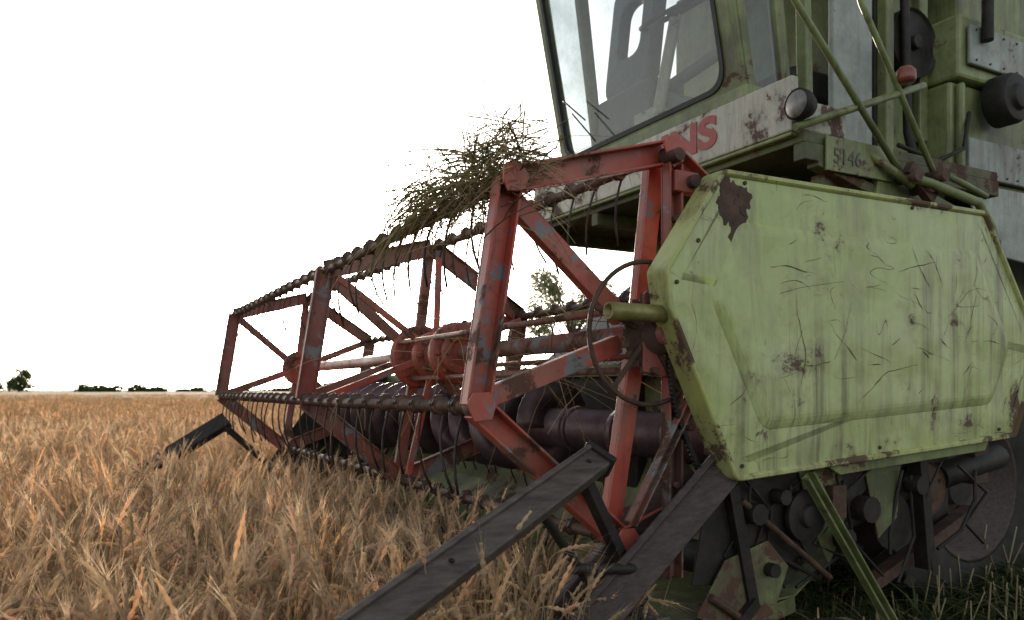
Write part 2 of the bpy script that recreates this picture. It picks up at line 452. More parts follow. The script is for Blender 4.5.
for (a,z,r) in ((-.165,.500,.040),(-.185,.445,.034),(-.15,.47,.03),(-.205,.500,.026),(-.175,.405,.018),(-.14,.535,.022),(-.19,.37,.010),(-.182,.34,.008)):
    n=26; ph=rnd.random()*9
    pts=[]
    for k in range(n):
        b=k*2*math.pi/n; q=1+.55*mnoise.noise(Vector((math.cos(b)*1.6+ph,math.sin(b)*1.6,0)))+.3*mnoise.noise(Vector((math.cos(b)*6+ph,math.sin(b)*6,3)))
        pts.append(V(a+r*q*math.cos(b),-.1505,z+1.25*r*q*math.sin(b)))
    rb.plate(pts,NT,.0012+.002*rnd.random())
rb.obj('rust_blister',M_rust,combine)
scm=MB(); rnd=random.Random(21)
def scratch(a,z,dirn,Ln,w,t):
    p=Vector((a,z)); th=dirn; pts=[p.copy()]; n=max(4,int(Ln/.015)); curv=rnd.gauss(0,.03)
    for i in range(n):
        th+=curv+rnd.gauss(0,.13); p=p+Vector((math.cos(th),math.sin(th)))*(Ln/n); pts.append(p.copy())
        if not(-1.33<p.x<-.22 and -.04<p.y<.43): break
    m=len(pts)-1
    if m<2: return
    vs=[]
    for i,q in enumerate(pts):
        f=i/m; ww=w*(.2+math.sin(math.pi*min(1,f*.9+.08)))*rnd.uniform(.3,1.3)
        dq=(pts[min(i+1,m)]-pts[max(i-1,0)]).normalized(); nn=Vector((-dq.y,dq.x))
        vs+=[V(q.x+nn.x*ww,t,q.y+nn.y*ww),V(q.x-nn.x*ww,t,q.y-nn.y*ww)]
    scm.add(vs,[(2*i,2*i+1,2*i+3,2*i+2) for i in range(m)])
for cx,cz,nn_,sp_,dm in ((-.42,.33,4,.08,3.0),(-.60,.18,5,.10,.25),(-.80,.36,6,.10,2.9),(-1.00,.34,6,.08,1.0),(-1.10,.14,7,.12,2.6),(-.40,.05,3,.06,1.9),(-.9,.05,4,.10,.1),(-1.2,.36,4,.07,2.2)):
    for k in range(nn_):
        a=cx+rnd.gauss(0,sp_); z=cz+rnd.gauss(0,sp_*.6)
        if not(-1.30<a<-.25 and -.02<z<.42): continue
        scratch(a,z,dm+rnd.gauss(0,.35),rnd.choice((rnd.uniform(.03,.08),rnd.uniform(.10,.30))),rnd.uniform(.0004,.0013),-.1655)
scm.obj('panel_scratches',M_scr,combine)
bs=MB()
bs.beam(V(-.2,-.05,.50),V(-1.5,-.05,.50),.05,.05); bs.beam(V(-.2,-.03,-.15),V(-1.6,-.03,-.12),.05,.06)
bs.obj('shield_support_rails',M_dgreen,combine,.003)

# ------------------------------------------------------------------ lower frame parts below shield
lf=MB()
lf.plate([V(-.20,-.085,-.46),V(-.36,-.085,-.42),V(-.44,-.085,-.50),V(-.38,-.085,-.63),V(-.22,-.085,-.66),V(-.10,-.085,-.60)],NT,.006)
lf.plate([V(-.48,-.075,-.2),V(-.66,-.075,-.2),V(-.70,-.075,-.36),V(-.62,-.075,-.52),V(-.55,-.075,-.40)],NT,.006)
lf.plate([V(-.78,-.075,-.25),V(-.95,-.075,-.22),V(-.93,-.075,-.40),V(-.84,-.075,-.46)],NT,.006)
lf.beam(V(-.15,-.05,-.68),V(-.55,.0,-.64),.03,.05)
lf.obj('lower_side_plates',M_mgreen,combine,.003)
lg=MB(); lg.channel(V(-.47,-.12,-.24),V(-.86,-.12,-.74),.034,.022,.006,NT); lg.plate([V(-1.32,-.13,-.17),V(-.55,-.13,-.22),V(-.6,-.13,-.245),V(-1.3,-.13,-.20)],NT,.006)
lg.obj('green_brace',M_green,combine,.002)
ld=MB()
ld.box((-1.5,-.9,-.50),(-.80,-.12,-.2))
ld.box((-1.30,-.12,-.42),(-1.05,-.02,-.2)); ld.box((-.78,-.3,-.62),(-.55,-.1,-.3))
ld.tube([V(-.7,-.02,-.42),V(-1.25,.0,-.30)],.03,14); ld.tube([V(-1.25,.0,-.30),V(-1.6,.0,-.24)],.045,14)
ld.tube([V(-.3,-.06,-.5),V(-.3,.5,-.5)],.05,14); ld.tube([V(-.95,-.05,-.42),V(-.95,.3,-.42)],.09,20)
ld.lathe(V(-.50,-.10,-.36),NT,[(0,.02),(.03,.02),(.035,.005),(.075,.005),(.075,-.01),(0,-.01)],28)
ld.beam(V(-.3,-.09,-.58),V(-.05,-.09,-.78),.05,.03); ld.beam(V(-1.05,-.06,-.16),V(-1.1,-.06,-.58),.05,.04)
ld.beam(V(-.70,-.09,-.70),V(-.1,-.09,-.64),.04,.03); ld.beam(V(-.22,-.09,-.26),V(-.30,-.09,-.60),.035,.025,up=NT)
rnd=random.Random(5)
for k in range(12):
    p=V(-.22-.1*k+rnd.gauss(0,.03),-.095,-.23-.02*(k%3)); q=V(rnd.gauss(-.02,.08),.01,-.10); 
    ld.tube([p,p+q,p+q+V(rnd.gauss(0,.06),.01,-.10),p+q+V(rnd.gauss(.0,.09),.0,-.12-rnd.random()*.14)],.004+.003*rnd.random(),6)
for (a,z,r) in ((-.30,-.34,.03),(-.40,-.30,.022),(-.66,-.44,.03),(-.76,-.36,.04),(-1.0,-.30,.03),(-.36,-.50,.02)):
    ld.tube([V(a,-.12,z),V(a,-.07,z)],r,12)
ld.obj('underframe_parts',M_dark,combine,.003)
lr=MB(); lr.box((-1.50,-.02,-.33),(-1.42,.03,-.12)); lr.box((-.66,.085,-.38),(-.60,.11,-.28)); lr.lathe(V(-1.15,-.02,-.33),NT,[(0,.03),(.04,.03),(.04,.01),(.085,.01),(.09,.02),(.09,-.02),(0,-.02)],30)
lr.beam(V(-.85,-.03,-.62),V(-1.6,.1,-.45),.05,.04); lr.tube([V(-.25,-.10,-.30),V(-.60,-.10,-.55)],.010,8)
lr.tube([V(-.14,-.10,-.55),V(-.40,-.10,-.72)],.012,8)
lr.obj('rusty_skid_parts',M_rust,combine,.003)

# ------------------------------------------------------------------ feeder house and lower body
fh=MB()
fh.plate([V(-.70,.95,.06),V(-.70,.95,-.5),V(-2.0,.95,.0),V(-2.0,.95,.80),V(-1.65,.95,.80)],(0,-1,0),.95)
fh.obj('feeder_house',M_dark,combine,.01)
ub=MB()
ub.box((-4.5,-2.0,-.25),(-1.75,-.62,.86))
ub.box((-2.2,-1.9,.30),(-1.45,-.55,.84))
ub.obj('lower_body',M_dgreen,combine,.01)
pf=MB()
pf.box((-1.95,-2.0,.845),(-.83,-.20,.885))
for t in (.22,.62,1.0,1.45,1.95): pf.beam(V(-.83,t,.815),V(-1.95,t,.815),.05,.06)
pf.beam(V(-.95,.25,.72),V(-1.9,.45,.50),.05,.08); pf.beam(V(-.9,.22,.79),V(-1.65,.24,.62),.05,.04)
pf.beam(V(-1.3,.23,.80),V(-1.3,.5,.40),.06,.05); pf.beam(V(-1.6,.23,.80),V(-1.75,.5,.35),.06,.05)
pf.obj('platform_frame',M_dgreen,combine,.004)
fa=MB(); fa.box((-.835,-1.98,.885),(-.80,-.225,1.075)); fa.box((-1.05,-.235,.885),(-.84,-.205,.99))
fa.obj('platform_fascia',M_cream,combine,.006)
fb=MB(); fb.box((-.90,-1.98,1.076),(-.815,-.45,1.125)); fb.box((-.83,-1.98,.868),(-.80,-.225,.883))
fb.obj('fascia_green_trim',M_green,combine,.006)
npl=MB(); npl.box((-1.27,-.19,.755),(-.92,-.18,.875)); npl.beam(V(-1.2,.2,.75),V(-1.75,.2,.62),.02,.14)
npl.obj('number_plate_panel',M_green,combine,.003)
def text(name,body,size,mat,mtx,ext=.0015,off=.04):
    cu=bpy.data.curves.new(name,'FONT'); cu.body=body; cu.size=size; cu.extrude=ext; cu.offset=size*off
    cu.materials.append(mat); o=bpy.data.objects.new(name,cu); link(o,combine); o.matrix_local=mtx; return o
mt=Matrix(((0,0,1,-.7975),(1.40,0,0,-.92),(0,1,0,.938),(0,0,0,1)))
text('fascia_lettering','INS',.160,M_letter,mt)
mt=Matrix(((-1,0,0,-.95),(0,0,1,-.178),(0,1,0,.785),(0,0,0,1)))
text('machine_number','5146',.075,M_letterp,mt,.001,.0)

# ------------------------------------------------------------------ cab
def rrect(u0,u1,v0,v1,r,n=6):
    return fillet([(u0,v0),(u1,v0),(u1,v1),(u0,v1)],r,n)
def ringplate(mb,outer,inner,fn,th):
    f=[fn(p[0],p[1],0) for p in outer]; g=[fn(p[0],p[1],0) for p in inner]
    fb_=[fn(p[0],p[1],th) for p in outer]; gb=[fn(p[0],p[1],th) for p in inner]
    mb.loops([fb_,f,g,gb,fb_],False)
SL=.20
def front(u,v,d): return V(-.90+SL*(v-1.15)-d,u,v)
cf=MB()
ringplate(cf,rrect(.54,1.84,1.10,2.34,.05),rrect(.635,1.785,1.185,2.22,.10),front,.05)
def side(tt):
    return lambda u,v,d: V(u+SL*(v-1.15)*max(0,min(1,(1.6+u)/.7)),tt+d,v)
for tt,dd in ((.535,.04),(1.845,-.04)):
    s_=side(tt)
    ringplate(cf,rrect(-1.15,-.915,1.10,2.34,.03),rrect(-1.10,-.955,1.17,2.25,.04),s_,dd)
cf.beam(V(-1.95,.56,1.1),V(-1.95,.56,2.34),.08,.06); cf.beam(V(-1.95,1.84,1.1),V(-1.95,1.84,2.34),.08,.06)
cf.box((-2.0,-1.88,2.34),(-.60,-.52,2.42)); cf.box((-1.98,-1.86,1.10),(-1.92,-.54,1.55)); cf.box((-1.975,-1.30,1.56),(-1.925,-.60,2.33))
cf.box((-1.95,-1.86,1.10),(-1.15,-1.83,1.25))
cf.obj('cab_frame',M_green,combine,.008)
se=MB()
ringplate(se,rrect(.628,1.792,1.178,2.227,.10),rrect(.648,1.772,1.198,2.207,.09),lambda u,v,d:front(u,v,d-.008),.02)
se.obj('windscreen_seal',M_seal,combine)
gl=MB(); gl.add([front(p[0],p[1],.012) for p in rrect(.64,1.78,1.19,2.215,.095)],[tuple(range(28))])
gl.obj('windscreen_glass',M_glass,combine)
g2=MB()
for tt in (.55,1.83):
    g2.add([side(tt)(p[0],p[1],0) for p in rrect(-1.105,-.95,1.165,2.255,.04)],[tuple(range(28))])
g2.obj('side_glass',M_glass,combine)
dr=MB(); dr.box((-1.60,-.545,.90),(-1.36,-.515,2.3)); 
dr.obj('cab_door',M_pale,combine,.008)
dr2=MB(); dr2.beam(V(-1.22,.53,.9),V(-1.18,.53,2.3),.05,.04); dr2.beam(V(-1.66,.50,.85),V(-1.66,.50,2.3),.05,.05)
dr2.obj('door_posts',M_green,combine,.006)
ci=MB()
def cons(u,v,d): return V(-1.12-d+.12*(1.5-v),u,v)
ringplate(ci,rrect(1.42,1.80,1.50,2.16,.10),rrect(1.53,1.70,1.72,2.00,.085),cons,.07)
ci.box((-1.30,-1.80,1.30),(-1.08,-1.34,1.52)); ci.box((-1.40,-1.62,1.12),(-1.18,-1.12,1.36))
ci.beam(V(-1.16,1.50,1.42),V(-1.22,1.10,1.22),.16,.20); ci.beam(V(-1.20,1.35,1.48),V(-1.28,.95,1.58),.05,.06)
ci.obj('cab_console',M_grey,combine,.035,segs=4)
st=MB(); SW=V(-1.20,1.30,1.83)
st.ring(SW,(.55,0,1),.18,.011,48,8)
st.tube([SW,SW+Vector((.02,0,-.04))],.03,12)
for k in range(3):
    b=k*2.094+.4; st.tube([SW,SW+Vector((.157*math.cos(b),.18*math.sin(b),-.086*math.cos(b)))],.007,8)
st.obj('steering_wheel',M_seal,combine)
sc=MB(); sc.box((-1.80,-1.22,1.30),(-1.45,-.80,1.45)); sc.box((-1.88,-1.20,1.40),(-1.78,-.82,1.85)); sc.obj('driver_seat',M_fab,combine,.03,segs=4)
sp=MB(); sp.tube([V(-1.02,1.26,1.12),SW+Vector((.0,0,-.02))],.028,12); sp.box((-1.1,-1.34,1.12),(-.98,-1.18,1.3)); sp.obj('steering_column',M_cream,combine,.004)
wp=MB(); wp.tube([V(-.835,1.45,1.19),V(-.80,1.60,1.36)],.004,6); wp.tube([V(-.81,1.50,1.30),V(-.785,1.66,1.44)],.004,6); wp.obj('wiper',M_seal,combine)

# ------------------------------------------------------------------ main body
bd=MB()
bd.box((-4.6,-2.05,.90),(-1.98,-.42,1.34)); bd.box((-4.6,-2.05,1.345),(-1.98,-.38,1.62)); bd.box((-4.4,-2.0,1.625),(-2.1,-.46,2.2))
bd.box((-1.965,-1.9,.45),(-1.70,-.56,2.25))
for a in (-2.02,-2.75,-3.5): bd.beam(V(a,.40,.92),V(a,.40,1.33),.04,.03)
bd.obj('machine_body',M_green,combine,.015)
bp_=MB(); bp_.box((-2.70,-.41,.93),(-2.06,-.385,1.10)); bp_.box((-4.5,-.372,1.40),(-2.02,-.355,1.57)); bp_.plate([V(-2.0,.39,.90),V(-3.6,.39,.90),V(-3.6,.39,.50),V(-2.2,.39,.60)],NT,.012)
bp_.obj('body_panels',M_pale,combine,.006)
rv=MB()
for i in range(24): 
    a=-2.06-.1*i; rv.tube([V(a,.356,1.42),V(a,.35,1.42)],.005,6); rv.tube([V(a,.356,1.55),V(a,.35,1.55)],.005,6)
for i in range(8):
    rv.tube([V(-2.1-.08*i,.386,.95),V(-2.1-.08*i,.38,.95)],.005,6)
rv.obj('rivets',M_rust,combine)
ex=MB(); ex.lathe(V(-2.24,.36,1.27),NT,[(0,.10),(.05,.10),(.06,.08),(.10,.08),(.11,.06),(.11,-.02),(0,-.02)],32)
ex.tube([V(-2.1,.33,1.50),V(-2.1,.33,1.75),V(-2.0,.33,1.80)],.025,10)
ex.lathe(V(-1.84,.52,1.5),NT,[(0,.05),(.03,.05),(.03,.02),(.14,.02),(.15,.035),(.15,-.02),(0,-.02)],36)
ex.tube([V(-1.75,.48,1.9),V(-1.78,.48,1.1),V(-1.9,.46,.7)],.02,10)
ex.tube([V(-2.05,.38,1.2),V(-1.95,.34,1.02),V(-1.8,.36,.95),V(-1.6,.40,1.0)],.010,8)
ex.box((-1.72,-.58,1.0),(-1.62,-.52,1.9))
ex.obj('air_intake_and_pulleys',M_dark,combine,.004)
rl=MB()
rl.tube([V(-.62,.15,1.39),V(-.733,.15,1.279),V(-1.293,.15,.76)],.012,12)
rl.tube([V(-1.00,.16,1.50),V(-1.06,.15,1.34),V(-1.13,.15,1.25),V(-1.465,.15,.80)],.011,12)
rl.tube([V(-.756,.17,.872),V(-1.40,.15,1.12)],.013,12)
rl.tube([V(-1.293,.13,.765),V(-1.36,.10,.745),V(-1.62,.08,.70),V(-1.70,.08,.62),V(-1.74,.08,.52)],.017,12)
rl.tube([V(-1.46,.12,.80),V(-1.60,.12,.775),V(-1.72,.11,.74)],.012,12)
rl.tube([V(-1.13,.2,.86),V(-1.20,.16,.80),V(-1.32,.14,.74)],.016,12)
rl.obj('handrails',M_green,combine)
rk=MB()
for (a,z) in ((-1.30,.77),(-1.46,.79),(-1.38,.74)): rk.tube([V(a,.10,z),V(a,.18,z)],.024,12)
rk.beam(V(-1.28,.13,.80),V(-1.42,.13,.70),.03,.05)
rk.tube([V(-1.0,.45,.80),V(-1.1,.15,.60),V(-1.2,.05,.50)],.012,8)
rk.tube([V(-.9,.5,.78),V(-1.2,.3,.70),V(-1.5,.3,.72),V(-1.9,.35,.60)],.014,8)
rk.obj('rail_joints',M_rust,combine)
hl=MB(); hl.lathe(V(-.81,.16,.945),(1,0,0),[(0,0),(.035,.0),(.05,.03),(.052,.06),(.047,.065)],28); hl.beam(V(-.79,.17,.93),V(-.84,.24,.90),.02,.02); hl.obj('headlamp_housing',M_dark,combine)
hg=MB(); hg.lathe(V(-.81,.16,.945),(1,0,0),[(.046,.062),(.03,.070),(.001,.073)],28); hg.obj('headlamp_lens',M_steel,combine)
rf=MB(); rf.lathe(V(-1.27,.13,1.10),(0,0,1),[(0,0),(.03,0),(.035,.012),(.034,.04),(.022,.055),(0,.058)],20); rf.obj('reflector',M_orange,combine)

def wheel(name,a,t,r,w,zc):
    tw=MB()
    prof=[(r*.52,-w*.42),(r*.60,-w*.5),(r*.85,-w*.5),(r*.94,-w*.44),(r*.955,-w*.2),(r*.955,w*.2),(r*.94,w*.44),(r*.85,w*.5),(r*.60,w*.5),(r*.52,w*.42)]
    tw.lathe(V(a,t,zc),NT,prof,64)
    n=22
    for k in range(n):
        for sgn in (-1,1):
            b=2*math.pi*(k+(.5 if sgn>0 else 0))/n; b2=b+.22
            p=V(a+r*.965*math.cos(b),t,zc+r*.965*math.sin(b)); q=V(a+r*.955*math.cos(b2),t+sgn*w*.48,zc+r*.955*math.sin(b2))
            tw.beam(p,q,.045,.05,up=(math.cos(b),0,math.sin(b)))
    tw.obj(name,M_rubber,combine,.004)
    rw=MB(); rw.lathe(V(a,t,zc),NT,[(0,w*.1),(r*.15,w*.12),(r*.2,w*.02),(r*.42,0),(r*.5,w*.3),(r*.53,w*.43),(r*.50,w*.43),(r*.4,-.02),(0,-.02)],40)
    for k in range(8):
        b=k*math.pi/4; c=V(a+r*.26*math.cos(b),t-.01,zc+r*.26*math.sin(b)); rw.tube([c,c+Vector((0,.03,0))],.015,6)
    rw.obj(name+'_rim',M_boardd,combine)
wheel('front_wheel_near',-2.5,.80,.68,.40,-H+.67)
wheel('front_wheel_far',-2.5,2.1,.68,.40,-H+.67)
wheel('rear_wheel_near',-4.3,.75,.42,.28,-H+.41)
wheel('rear_wheel_far',-4.3,1.95,.42,.28,-H+.41)
axl=MB(); axl.tube([V(-2.5,.7,-H+.67),V(-2.5,2.2,-H+.67)],.09,14); axl.tube([V(-4.3,.6,-H+.41),V(-4.3,2.0,-H+.41)],.06,14); axl.beam(V(-4.3,1.25,-.74),V(-4.3,1.25,-.2),.2,.2); axl.obj('axles',M_dark,combine)

# ------------------------------------------------------------------ straw on the reel
def lerp(a,b,f): return a+(b-a)*f
def strand(mb,p,d,L,w,col,droop=.3,n=6,flat=True):
    p=Vector(p);d=Vector(d).normalized();pts=[p]
    for i in range(n):
        d=(d+Vector((random.gauss(0,.10),random.gauss(0,.10),-droop/n+random.gauss(0,.08)))).normalized()
        p=p+d*(L/n); pts.append(p)
    mb.tube(pts,[w*(1-.7*i/n) for i in range(n+1)],3,False,col,False)
    return pts[-1],d
straw=MB()
SC=[(.24,.19,.10),(.34,.27,.15),(.13,.14,.055),(.42,.33,.19),(.10,.08,.045)]
for i in range(620):
    t=abs(random.gauss(.14,.26))-.06
    if t>1.1: t=random.uniform(0,.8)
    th_=1-min(1,max(0,t)/1.3)
    c=rp(140,t)
    p=c+Vector((random.gauss(-.01,.04),random.gauss(0,.03),random.gauss(.06,.05)*th_))
    d=Vector((random.gauss(.0,.7),random.gauss(-.3,1.0),random.gauss(.18,.42)))
    strand(straw,p-d.normalized()*.08,d,random.uniform(.10,.32),random.uniform(.0010,.0024),random.choice(SC),droop=random.uniform(.2,1.2))
for i in range(80):
    t=random.uniform(.10,.55); c=rp(140,t)+Vector((random.gauss(0,.02),0,random.uniform(0,.10)))
    strand(straw,c,Vector((random.gauss(.5,.3),-1+random.gauss(0,.3),random.uniform(-.1,.5))),random.uniform(.25,.50),.0024,random.choice(SC[:3]),droop=1.5,n=8)
for i in range(130):
    th=random.choice((140,83,200,22)); t=random.uniform(.05,2.0) if th!=200 else random.uniform(.2,3.6)
    strand(straw,rp(th,t)+Vector((0,0,.01)),Vector((random.gauss(0,.6),random.gauss(0,.8),random.gauss(-.4,.4))),random.uniform(.08,.24),.0013,random.choice(SC),droop=1.0)
for i in range(110):
    t=random.uniform(.1,1.6); b=random.uniform(0,6.28)
    p=V(.09*math.cos(b),t,HZ+.09*math.sin(b))
    strand(straw,p,Vector((random.gauss(0,.4),random.gauss(0,1),random.gauss(0,.3))),random.uniform(.2,.7),.0017,random.choice(SC),droop=.5)
so=straw.obj('straw_bundle',M_straw,None,color=True)
so.location=combine.location; so.rotation_euler=combine.rotation_euler

# ------------------------------------------------------------------ crops : prototypes
def protocoll(name): return bpy.data.collections.new(name)
def stalk(mb,x,y,h,lean,az,lod=0):
    base=random.uniform(.72,1.22); g_=random.uniform(.94,1.03)
    cb=tuple(c*base for c in (.58,.445*g_,.275)); ch=tuple(c*base for c in (.70,.53*g_,.34)); cl=tuple(c*base for c in (.60,.47*g_,.30))
    if random.random()<.08: cb=(.34,.36,.18)
    n=5 if lod==0 else 2
    d=Vector((math.cos(az)*lean,math.sin(az)*lean,1)).normalized();p=Vector((x,y,0));pts=[p.copy()]
    for i in range(n):
        d=(d+Vector((math.cos(az)*.022,math.sin(az)*.022,0))).normalized()
        p=p+d*(h/n); pts.append(p.copy())
    bend=random.choice((random.uniform(0,.5),random.uniform(.1,.9),random.uniform(.8,2.6))); k=4 if lod==0 else 2
    side_=Vector((math.cos(az),math.sin(az),0))
    for i in range(k):
        ang_=bend/k
        d=(d+side_*ang_*.8+Vector((0,0,-ang_*.6))).normalized(); p=p+d*(.045/k); pts.append(p.copy())
    r=.0016 if lod==0 else .0030
    mb.tube(pts,r,3,False,cb,True)
    Lh=random.uniform(.065,.095); m=9 if lod==0 else 2; rr=.0058 if lod==0 else .0080
    hp=[];hr=[];q=p.copy();dd=d.copy()
    for i in range(m+1):
        f=i/m; hp.append(q.copy())
        env=math.sin(min(1,f*1.25+.18)*math.pi*.62)*(1-.55*f)
        hr.append(rr*(env if lod else env*(1.35 if i%2 else .62)))
        dd=(dd+Vector((0,0,-.03))).normalized(); q=q+dd*(Lh/m)
    mb.tube(hp,hr,5 if lod==0 else 3,True,ch,False)
    if lod==0:
        for i in range(14):
            f=random.uniform(.05,1); s0=hp[int(f*m)]; u=dd.orthogonal().normalized()
            rot=Matrix.Rotation(random.uniform(0,6.28),3,dd); s=(rot@u)
            dirn=(dd+s*random.uniform(.12,.35)).normalized(); e=s0+dirn*random.uniform(.04,.09)
            wv=dirn.cross(Vector((.3,.5,.8))).normalized()*.0007
            mb.add([s0-wv,s0+wv,e],[(0,1,2)],False,ch)
    for l in range(random.choice((0,1,1,2)) if lod==0 else 1):
        hh=random.uniform(.2,.70)*h; i=int(hh/h*n); b=pts[i].lerp(pts[i+1],.5)
        a2=random.uniform(0,6.28); dl=Vector((math.cos(a2)*.3,math.sin(a2)*.3,.9)).normalized()
        wv=Vector((-math.sin(a2),math.cos(a2),0)); Ll=random.uniform(.08,.18); nn=6 if lod==0 else 2
        vs=[];q=b.copy(); tw=random.uniform(-1,1)
        for j in range(nn+1):
            f=j/nn; w=(.0026 if lod==0 else .005)*(1-f**2)+.0004
            wr=(wv*math.cos(tw*f*2)+Vector((0,0,1))*math.sin(tw*f*2))
            vs+= [q-wr*w,q+wr*w]
            dl=(dl+Vector((math.cos(a2)*.1,math.sin(a2)*.1,-.5))).normalized() if nn==6 else (dl+Vector((0,0,-1.2))).normalized(); q=q+dl*(Ll/nn)
        mb.add(vs,[(2*j,2*j+1,2*j+3,2*j+2) for j in range(nn)],False,cl)
def clumps(cname,count,stalks,rad,lod):
    col=protocoll(cname)
    for v in range(count):
        mb=MB(); az0=random.uniform(0,6.28)
        for s in range(stalks):
            a=random.uniform(0,6.28);rr=rad*math.sqrt(random.random())
            stalk(mb,rr*math.cos(a),rr*math.sin(a),random.choice((random.uniform(.66,.80),random.uniform(.50,.78))),abs(random.gauss(0,.05)),random.gauss(az0,1.5),lod)
        o=mb.obj('%s_%d'%(cname,v),M_wheat,False,color=True); col.objects.link(o)
    return col
C_near=clumps('wheat_clump',12,7,.09,0)
C_far=clumps('wheat_far_clump',6,18,.28,1)
def scatter(name,pts,coll,mat):
    me=bpy.data.meshes.new(name); me.from_pydata([p[0] for p in pts],[],[])
    a=me.attributes.new('rot','FLOAT_VECTOR','POINT'); a.data.foreach_set('vector',[c for p in pts for c in p[1]])
    a=me.attributes.new('scl','FLOAT_VECTOR','POINT'); a.data.foreach_set('vector',[c for p in pts for c in p[2]])
    a=me.attributes.new('idx','INT','POINT'); a.data.foreach_set('value',[p[3] for p in pts])
    me.materials.append(mat)
    o=bpy.data.objects.new(name,me); link(o)
    ng=bpy.data.node_groups.new(name+'_nodes','GeometryNodeTree')
    ng.interface.new_socket('Geometry',in_out='INPUT',socket_type='NodeSocketGeometry')
    ng.interface.new_socket('Geometry',in_out='OUTPUT',socket_type='NodeSocketGeometry')
    gi=ng.nodes.new('NodeGroupInput');go=ng.nodes.new('NodeGroupOutput')
    ci=ng.nodes.new('GeometryNodeCollectionInfo'); ci.inputs['Collection'].default_value=coll
    ci.inputs['Separate Children'].default_value=True; ci.inputs['Reset Children'].default_value=True
    ip=ng.nodes.new('GeometryNodeInstanceOnPoints'); ip.inputs['Pick Instance'].default_value=True
    def na(nm,ty):
        n=ng.nodes.new('GeometryNodeInputNamedAttribute'); n.data_type=ty; n.inputs['Name'].default_value=nm
        return [s for s in n.outputs if s.enabled and s.name=='Attribute'][0]
    ng.links.new(gi.outputs[0],ip.inputs['Points']); ng.links.new(ci.outputs[0],ip.inputs['Instance'])
    ng.links.new(na('idx','INT'),ip.inputs['Instance Index'])
    ng.links.new(na('rot','FLOAT_VECTOR'),ip.inputs['Rotation']); ng.links.new(na('scl','FLOAT_VECTOR'),ip.inputs['Scale'])
    ng.links.new(ip.outputs[0],go.inputs[0])
    md=o.modifiers.new('scatter','NODES'); md.node_group=ng
    return o
def standing(x,y):
    a,t=toframe(x,y)
    if t<4.05 and a<.02: return False
    tb=-.032-.353*a if a>.2 else -.06
    if t<tb-.02+.05*math.sin(a*9): return False
    return (x*x+y*y)>.5
def inst(x,y,smin,smax,k,tilt=.08):
    s=random.uniform(smin,smax)
    return ((x,y,0),(random.gauss(0,tilt),random.gauss(0,tilt),random.uniform(0,6.28)),(s,s,s*random.uniform(.9,1.06)),random.randrange(k))
pts=[]
for i in range(9500):
    y=random.uniform(.2,10); x=random.uniform(-(.80*abs(y)+1.5),.80*abs(y)+.5)
    if y<3 and random.random()<.22: continue
    if standing(x,y):
        a,t=toframe(x,y)
        k=.97
        if .3<a<1.6 and 2.9<t<4.1: k=.78          # pushed down in front of the far divider
        elif a<.75 and -.1<t<4: k=.90             # combed down under the reel
        k*=1+.05*mnoise.noise(Vector((x*.9,y*.9,0)))
        p=inst(x,y,.88*k,1.03*k,12,.05); pts.append(p)
w1=scatter('wheat_field',pts,C_near,M_wheat)
pts=[]
for i in range(12500):
    y=9.5+ (random.random()**1.6)*58; x=random.uniform(-.80*y-2,.70*y+1)
    if standing(x,y): pts.append(inst(x,y,.90,1.03,6,.03))
w2=scatter('wheat_field',pts,C_far,M_wheat)
C_gr=protocoll('grass_tuft')
for v in range(6):
    mb=MB()
    for s in range(34):
        a=random.uniform(0,6.28);rr=.10*math.sqrt(random.random());b=random.uniform(0,6.28);h=random.uniform(.10,.30)
        q=Vector((rr*math.cos(a),rr*math.sin(a),0)); dl=Vector((math.cos(b)*.35,math.sin(b)*.35,1)).normalized()
        wv=Vector((-math.sin(b),math.cos(b),0)); vs=[]
        col=random.choice(((.05,.08,.025),(.07,.10,.035),(.04,.06,.02),(.09,.11,.05),(.24,.20,.12)))
        for j in range(6):
            f=j/5;w=.0028*(1-f*f)+.0003; vs+=[q-wv*w,q+wv*w]; dl=(dl+Vector((math.cos(b)*.18,math.sin(b)*.18,-.22))).normalized(); q=q+dl*(h/5)
        mb.add(vs,[(2*j,2*j+1,2*j+3,2*j+2) for j in range(5)],False,col)
    for s in range(2):
        a=random.uniform(0,6.28);x=.08*math.cos(a);y=.08*math.sin(a)
        mb.tube([(x,y,0),(x+random.gauss(0,.03),y+random.gauss(0,.03),random.uniform(.08,.22))],.0016,4,True,(.36,.29,.17))
    o=mb.obj('grass_tuft_%d'%v,M_grass,False,color=True); C_gr.objects.link(o)
pts=[]
for i in range(9000):
    y=random.uniform(-.2,10); x=random.uniform(-.9,.85*abs(y)+1.2)
    a,t=toframe(x,y)
    if standing(x,y) or x*x+y*y<.3: continue
    if a>-.05 and t>-.02: continue
    k=1.0+max(0,min(1.0,(y-2.3)*.7))
    if t>.4 and a>-2.2: k*=.5
    pts.append(inst(x,y,.8*k,1.35*k,6,.12))
scatter('grass',pts,C_gr,M_grass)

